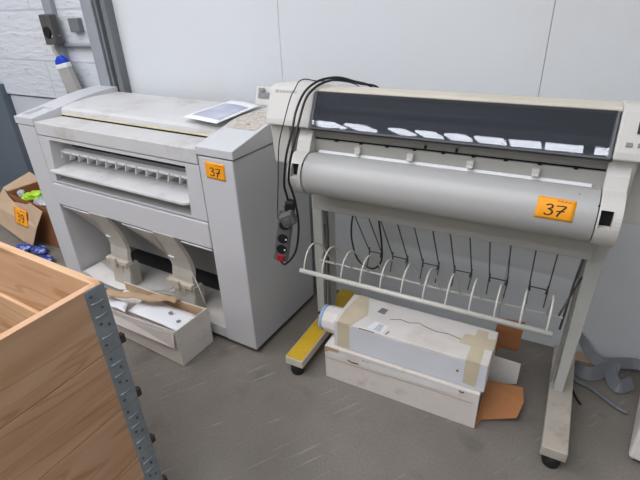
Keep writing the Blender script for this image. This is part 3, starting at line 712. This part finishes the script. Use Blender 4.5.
# ------------------------------------------------------------------ cartons in front of the plan printer
dx = Vector((-.9976, .070, 0)); dy = Vector((.060, .9982, 0))
ang = math.atan2(dx.y, dx.x)
c1 = thing('flat_carton', 'closed flat white carton on the floor in front of the plan printer', 'carton', (-1.441, 1.182, 0), 0)
def T(a, b, z): q = dx*a+dy*b; return (q.x, q.y, z)
def sbox(mb, a0, a1, b0, b1, z0, z1):
    return mb.add([T(a, b, z) for a in (a0, a1) for b in (b0, b1) for z in (z0, z1)], BF)
sbox(MB(), 0, .66, 0, .212, .001, .108).build('carton_body', M['carton'], c1, bevel=.003)
c2 = thing('open_carton', 'open white carton tray lined with brown card holding papers, on the flat carton', 'carton', (-1.441, 1.182, .110), 0)
mb = MB()
sbox(mb, 0, .004, -.004, .213, 0, .108); mb.slab([T(.004, .208, 0), T(.66, .208, 0), T(.66, .208, .055), T(.30, .208, .072), T(.004, .208, .100)], T(0, .004, 0)); sbox(mb, .004, .66, 0, .216, 0, .004)
mb.slab([T(.004, -.002, 0), T(.66, -.002, 0), T(.66, -.002, .05), T(.30, -.002, .070), T(.02, -.002, .104), T(.004, -.002, .108)], T(0, .004, 0))
mb.build('tray_body', M['carton'], c2, bevel=.0015)
mb = MB(); sbox(mb, .006, .010, .004, .212, .004, .102); mb.slab([T(.01, .203, .004), T(.65, .203, .004), T(.65, .203, .052), T(.30, .203, .069), T(.01, .203, .098)], T(0, .004, 0)); sbox(mb, .01, .66, .003, .009, .004, .05)
mb.build('lining', M['kraft'], c2, label='brown card lining')
slab('side_flap', [T(.01, -.006, .10), T(.02, -.012, .006), T(.60, -.055, .03), T(.65, -.045, .075), T(.30, -.02, .055)], T(0, -.003, .001), M['carton'], c2, label='creased white side flap')
rows = []
for j in range(5):
    rows.append([T(.19+.046*i, .168-.0165*i+.014*j+.006*math.sin(i*1.3+j), .088+.010*math.sin(i*1.7+j*1.3)+.006*(j % 2)) for i in range(10)])
cr = tag(sheet('crumpled_cardboard', [[Vector(p)+Vector((-1.441, 1.182, .118)) for p in r] for r in rows], .004, M['kraft']), 'crumpled brown cardboard lying across the open carton', 'cardboard')
def flatpaper(name, a0, a1, b0, b1, z, label, rot=0, m='paper'):
    rows = [[Vector(T(a0+(a1-a0)*i/6+rot*(j/4), b0+(b1-b0)*j/4, z+.006*math.sin(i*.9+j*.4)))+Vector((-1.441, 1.182, .110)) for i in range(7)] for j in range(5)]
    return tag(sheet(name, rows, .0015, M[m]), label, 'paper')
pa = flatpaper('paper_sheet', .03, .42, .045, .185, .050, 'white drawing sheet with two grey marks lying inside the open carton')
mb = MB()
for a, b in ((.10, .10), (.19, .13)):
    cc = Vector(T(a, b, .060))+Vector((-1.441, 1.182, .110)); mb.tube([cc, cc+Vector((0, 0, .001))], .012, 14)
mb.build('printed_mark', M['greyprint'], pa)
flatpaper('paper_sheet', .40, .58, .012, .075, .062, 'white folded sheet at the crate end of the open carton', .05)
tag(slab('paper_sheet', [(-2.50, 1.60, .104), (-2.06, 1.462, .104), (-2.13, 1.425, .104), (-2.36, 1.440, .104), (-2.50, 1.48, .104)], (0, 0, .002), M['carton']), 'pointed pale sheet on the bay floor between the crate corner and first paper guide', 'paper')

# ------------------------------------------------------------------ wooden pallet collars
WC, LC = .80, 1.20
cols = []
wood_long = [wood_mat('pine_lengthwise_%d' % i, 0, (216, 180, 142), (198, 158, 118), 3.1*i) for i in range(5)]
wood_cross = [wood_mat('pine_crosswise_%d' % i, 1, (214, 174, 140), (198, 156, 120), 5.3*i+2) for i in range(5)]
names = ['topmost wooden pallet collar of the stack, bare pine rim', 'second wooden pallet collar from the top of the stack', 'third wooden pallet collar from the top of the stack', 'fourth wooden pallet collar from the top, low in the stack', 'bottom wooden pallet collar standing on the floor']
def hinge_mesh(z0, z1):
    t_ = .0022; mb = MB()
    # plate on the side board, wrapping round the corner
    mb.box(0, t_, -.053, 0, z0-.0024, z1-.002)
    pr = [(.0, 0), (t_, 0), (.0, t_*1.2), (-.01, t_*1.4), (-.05, t_*1.4), (-.05, .0), (-.01, .0)]
    mb.add([(x, y, z0-.0024) for x, y in pr]+[(x, y, z1-.002) for x, y in pr], [(i, (i+1) % 7, 7+(i+1) % 7, 7+i) for i in range(7)]+[tuple(range(7)), tuple(range(7, 14))])
    return mb
for k in range(5):
    z1 = .985-.197*k; z0 = z1-.1945
    c = thing('pallet_collar', names[k], 'pallet collar', (-.945, .592, 0), math.radians(-2.6), 'stacked wooden pallet collars')
    th = .021; zt = z1
    sb = box('side_board', -th, 0, -WC+th, -th*.2, z0, zt, wood_cross[k], c, bevel=.0012)
    box('side_board', -LC, -LC+th, -WC+th, -th, z0, zt, wood_cross[(k+1) % 5], c, bevel=.003)
    box('end_board', -LC, -.004, -th-(.010 if k == 1 else 0), 0, z0, zt+.0015, wood_long[k], c, bevel=.0012)
    box('end_board', -LC, 0, -WC, -WC+th, z0, zt, wood_long[(k+2) % 5], c, bevel=.003)
    hm = hinge_mesh(z0, z1).build('corner_hinge', M['zinc'], c, bevel=.001, label='zinc corner hinge')
    for zz in (z1-.045, z1-.085, z1-.15):
        MB().tube([(.0015, -.045, zz+.002), (.0015, -.028, zz), (.0015, -.012, zz+.001)], .0032, 8).build('hinge_rib', M['zinc'], hm, smooth=True)
    for yy, zz in ((-.040, z1-.020), (-.020, z1-.062), (-.036, z1-.105), (-.016, z1-.118), (-.040, z1-.170)):
        MB().tube([(.002, yy, zz), (.0045, yy, zz), (.006, yy, zz)], [.004, .0035, .002], 10).build('rivet', M['rivet'], hm, smooth=True)
    MB().box(-.012, .004, .002, .016, z0-.004, z0+.024).build('hinge_tab', M['rust'], hm, bevel=.003, label='dark rusty tab')

# ------------------------------------------------------------------ cardboard box in the corner with bags
cb = thing('cardboard_box', 'open brown cardboard box with orange sticker behind the plan printer left side', 'box', (-3.66, 1.775, 0), math.radians(-6))
W_, D_, Hh = .72, .26, .34
mb = MB().box(0, W_, 0, .006, 0, Hh-.02).box(0, W_, D_-.006, D_, 0, Hh).box(0, .006, .006, D_-.006, 0, Hh).box(W_-.006, W_, .006, D_-.006, 0, Hh).box(0, W_, 0, D_, 0, .006)
mb.build('box_body', M['browndark'], cb, bevel=.002)
fp = [(-.03, -.004, .365), (.02, -.012, .315), (.10, -.02, .285), (.32, -.03, .315), (.40, -.035, .345), (.59, -.05, .325), (.49, -.08, .19), (.38, -.10, .03), (.24, -.10, .03), (-.12, -.09, .09), (-.16, -.06, .22)]
fl = slab('front_flap', fp, (.0, -.005, 0), M['tan'], cb, label='tan flap hanging out over the front')
slab('back_flap', [(0, D_, Hh), (.40, D_, Hh), (.36, D_+.005, Hh+.10), (.0, D_+.005, Hh+.13)], (0, .004, 0), M['tan'], cb)
slab('side_flap', [(0, .0, Hh), (0, D_, Hh), (-.10, D_-.02, Hh+.06), (-.14, .03, Hh-.01)], (0, 0, .005), M['tan'], cb)
q0 = Vector((.195, -.085, .165)); qs = Vector((.175, .0, -.004)); qt = Vector((-.010, .030, .120)); qn = qs.cross(qt).normalized()
if qn.y > 0: qn = -qn
def surfC(s, t, h): return q0+qs*s+qt*t+qn*(h+.006)
sticker('lot_sticker', surfC, D3+D9, fl, 'orange sticker reading 39')
def lump(name, c, r, m, label, cat='bag', group=None, seed=1, squash=(1, 1, 1)):
    rnd = random.Random(seed); bm = bmesh.new(); bmesh.ops.create_icosphere(bm, subdivisions=3, radius=1)
    from mathutils import noise as nz
    for v in bm.verts:
        k = 1+.35*nz.noise(v.co*1.7+Vector((seed*3.1, 0, 0)))+.18*nz.noise(v.co*4.5+Vector((0, seed, 0)))
        v.co = Vector((v.co.x*r*squash[0], v.co.y*r*squash[1], v.co.z*r*squash[2]))*k
    me = bpy.data.meshes.new(name); bm.to_mesh(me); bm.free(); me.materials.append(M[m])
    o = bpy.data.objects.new(name, me); COL.objects.link(o); o.location = c
    for p in me.polygons: p.use_smooth = False
    return tag(o, label, cat, group)
G = 'plastic bags in the cardboard box'
lump('plastic_bag', (-3.42, 1.84, .32), .060, 'lime', 'lime green bag in the middle of the open cardboard box', group=G, seed=2, squash=(1.2, .8, .6))
lump('plastic_bag', (-3.53, 1.84, .29), .055, 'lime', 'dull green bag left of the lime green one in the box', group=G, seed=5, squash=(.9, .8, .6))
lump('plastic_bag', (-3.26, 1.92, .36), .07, 'bluebag', 'bright blue bag in the right back of the cardboard box', group=G, seed=3, squash=(1.1, .5, .7))
lump('plastic_bag', (-3.39, 1.92, .35), .065, 'clearbag', 'clear crinkled bag behind the lime green bag', group=G, seed=4, squash=(1.3, .45, .5))
lump('plastic_bag', (-3.27, 1.80, .31), .065, 'clearbag', 'clear crinkled bag at the front rim of the cardboard box', group=G, seed=6, squash=(1.4, .7, .5))
lump('glass_jar', (-3.60, 1.84, .31), .035, 'clearbag', 'small shiny round item at the left of the cardboard box', 'jar', seed=8, squash=(.8, .8, .9))
G = 'blue packets on the floor'
for i, (x, y, s, lb) in enumerate([(-3.33, 1.585, .062, 'blue packet on the floor nearest the crate rim below the cardboard flap'), (-3.19, 1.61, .062, 'blue and white packet against the front of the cardboard box'), (-3.02, 1.54, .06, 'blue packet lying right beside the printer left pillar'), (-3.14, 1.47, .055, 'flat blue packet between the others and the crate')]):
    lump('packet', (x, y, .032), s, 'bluepack', lb, 'packet', G, seed=11+i, squash=(1.1, .7, .30))

# ------------------------------------------------------------------ straps, cable and cabinet at the right
def ribbon(name, pts, w, m, label, cat):
    P_ = smooth_path(pts, 5); rows = [[], []]
    for i, p in enumerate(P_):
        a = P_[max(i-1, 0)]; b = P_[min(i+1, len(P_)-1)]; t = (b-a).normalized(); n = Vector((-t.y, t.x, 1.1)).normalized()
        rows[0].append(p-n*w/2); rows[1].append(p+n*w/2)
    return tag(sheet(name, rows, .003, M[m], smooth=False), label, cat)
ribbon('grey_strap', [(.20, 2.065, .16), (.25, 2.06, .10), (.30, 2.03, .05), (.345, 2.02, .04), (.40, 2.04, .045), (.46, 2.06, .05), (.49, 2.055, .055)], .05, 'strap', 'grey flat strap snaking along the foot of the wall', 'strap')
ribbon('grey_strap', [(.235, 1.96, .03), (.27, 1.935, .028), (.31, 1.94, .03), (.37, 2.0, .035), (.41, 2.0, .035)], .06, 'strap', 'short grey strap looped in front of the other beside the plotter foot', 'strap')
ribbon('grey_strap', [(.37, 1.985, .05), (.385, 1.93, .03), (.41, 1.90, .03), (.44, 1.925, .035), (.458, 1.94, .038)], .055, 'strap', 'grey strap piece bent towards the white cabinet', 'strap')
tag(tube('floor_cable', [(.20, 1.93, .03), (.24, 1.885, .01), (.30, 1.865, .01), (.36, 1.82, .01), (.415, 1.785, .01), (.44, 1.775, .01)], .009, M['steeldark'], curve=5), 'thick dark grey cable on the floor between plotter foot and white cabinet', 'cable')
tag(tube('floor_cable', [(.215, 1.87, .006), (.235, 1.82, .006), (.252, 1.775, .006), (.268, 1.748, .006)], .005, M['cable'], curve=4), 'short thin black cable end on the floor beside the plotter foot', 'cable')
tag(MB().obox((.27, 2.045, .012), (1, .1, 0), (0, 1, 0), (0, 0, 1), .04, .03, .011).build('cardboard_scrap', M['tan'], bevel=.002), 'brown cardboard scrap on the floor behind the right plotter leg', 'scrap')
wc = thing('white_cabinet', 'white cabinet at the right edge with only its left side in view', 'cabinet', (.428, 1.53, 0), math.radians(-9))
box('cabinet_body', 0, .5, 0, .46, .02, .62, M['carton'], wc, bevel=.012)
box('cabinet_plinth', .02, .48, .02, .44, 0, .02, M['gap'], wc, bevel=0)

# ------------------------------------------------------------------ light and camera
w = bpy.data.worlds.new('world'); SC.world = w; w.use_nodes = True
w.node_tree.nodes['Background'].inputs[0].default_value = (.93, .96, 1, 1); w.node_tree.nodes['Background'].inputs[1].default_value = .29
def area(name, loc, tgt, sx, sy, e, col=(1, 1, 1)):
    l = bpy.data.lights.new(name, 'AREA'); l.shape = 'RECTANGLE'; l.size = sx; l.size_y = sy; l.energy = e; l.color = col
    o = bpy.data.objects.new(name, l); COL.objects.link(o); o.location = loc
    o.rotation_euler = (Vector(tgt)-Vector(loc)).to_track_quat('-Z', 'Y').to_euler(); return o

f_, yaw, pitch, roll = 466.756, -.504926, .492233, -.0401577
F = Vector((math.sin(yaw)*math.cos(pitch), math.cos(yaw)*math.cos(pitch), -math.sin(pitch)))
R0 = Vector((math.cos(yaw), -math.sin(yaw), 0)); U0 = R0.cross(F)
Rr = R0*math.cos(roll)+U0*math.sin(roll); Uu = -R0*math.sin(roll)+U0*math.cos(roll)
cam = bpy.data.cameras.new('camera'); co = bpy.data.objects.new('camera', cam); COL.objects.link(co)
cam.sensor_width = 36; cam.lens = f_/640*36; cam.clip_start = .02
mw = Matrix((Rr, Uu, -F)).transposed().to_4x4(); mw.translation = Vector((0, 0, 1.6)); co.matrix_world = mw
SC.camera = co
SC.view_settings.view_transform = 'Standard'; SC.view_settings.look = 'None'; SC.view_settings.gamma = 1
SC.view_settings.use_curve_mapping = False; SC.view_settings.exposure = 0.0
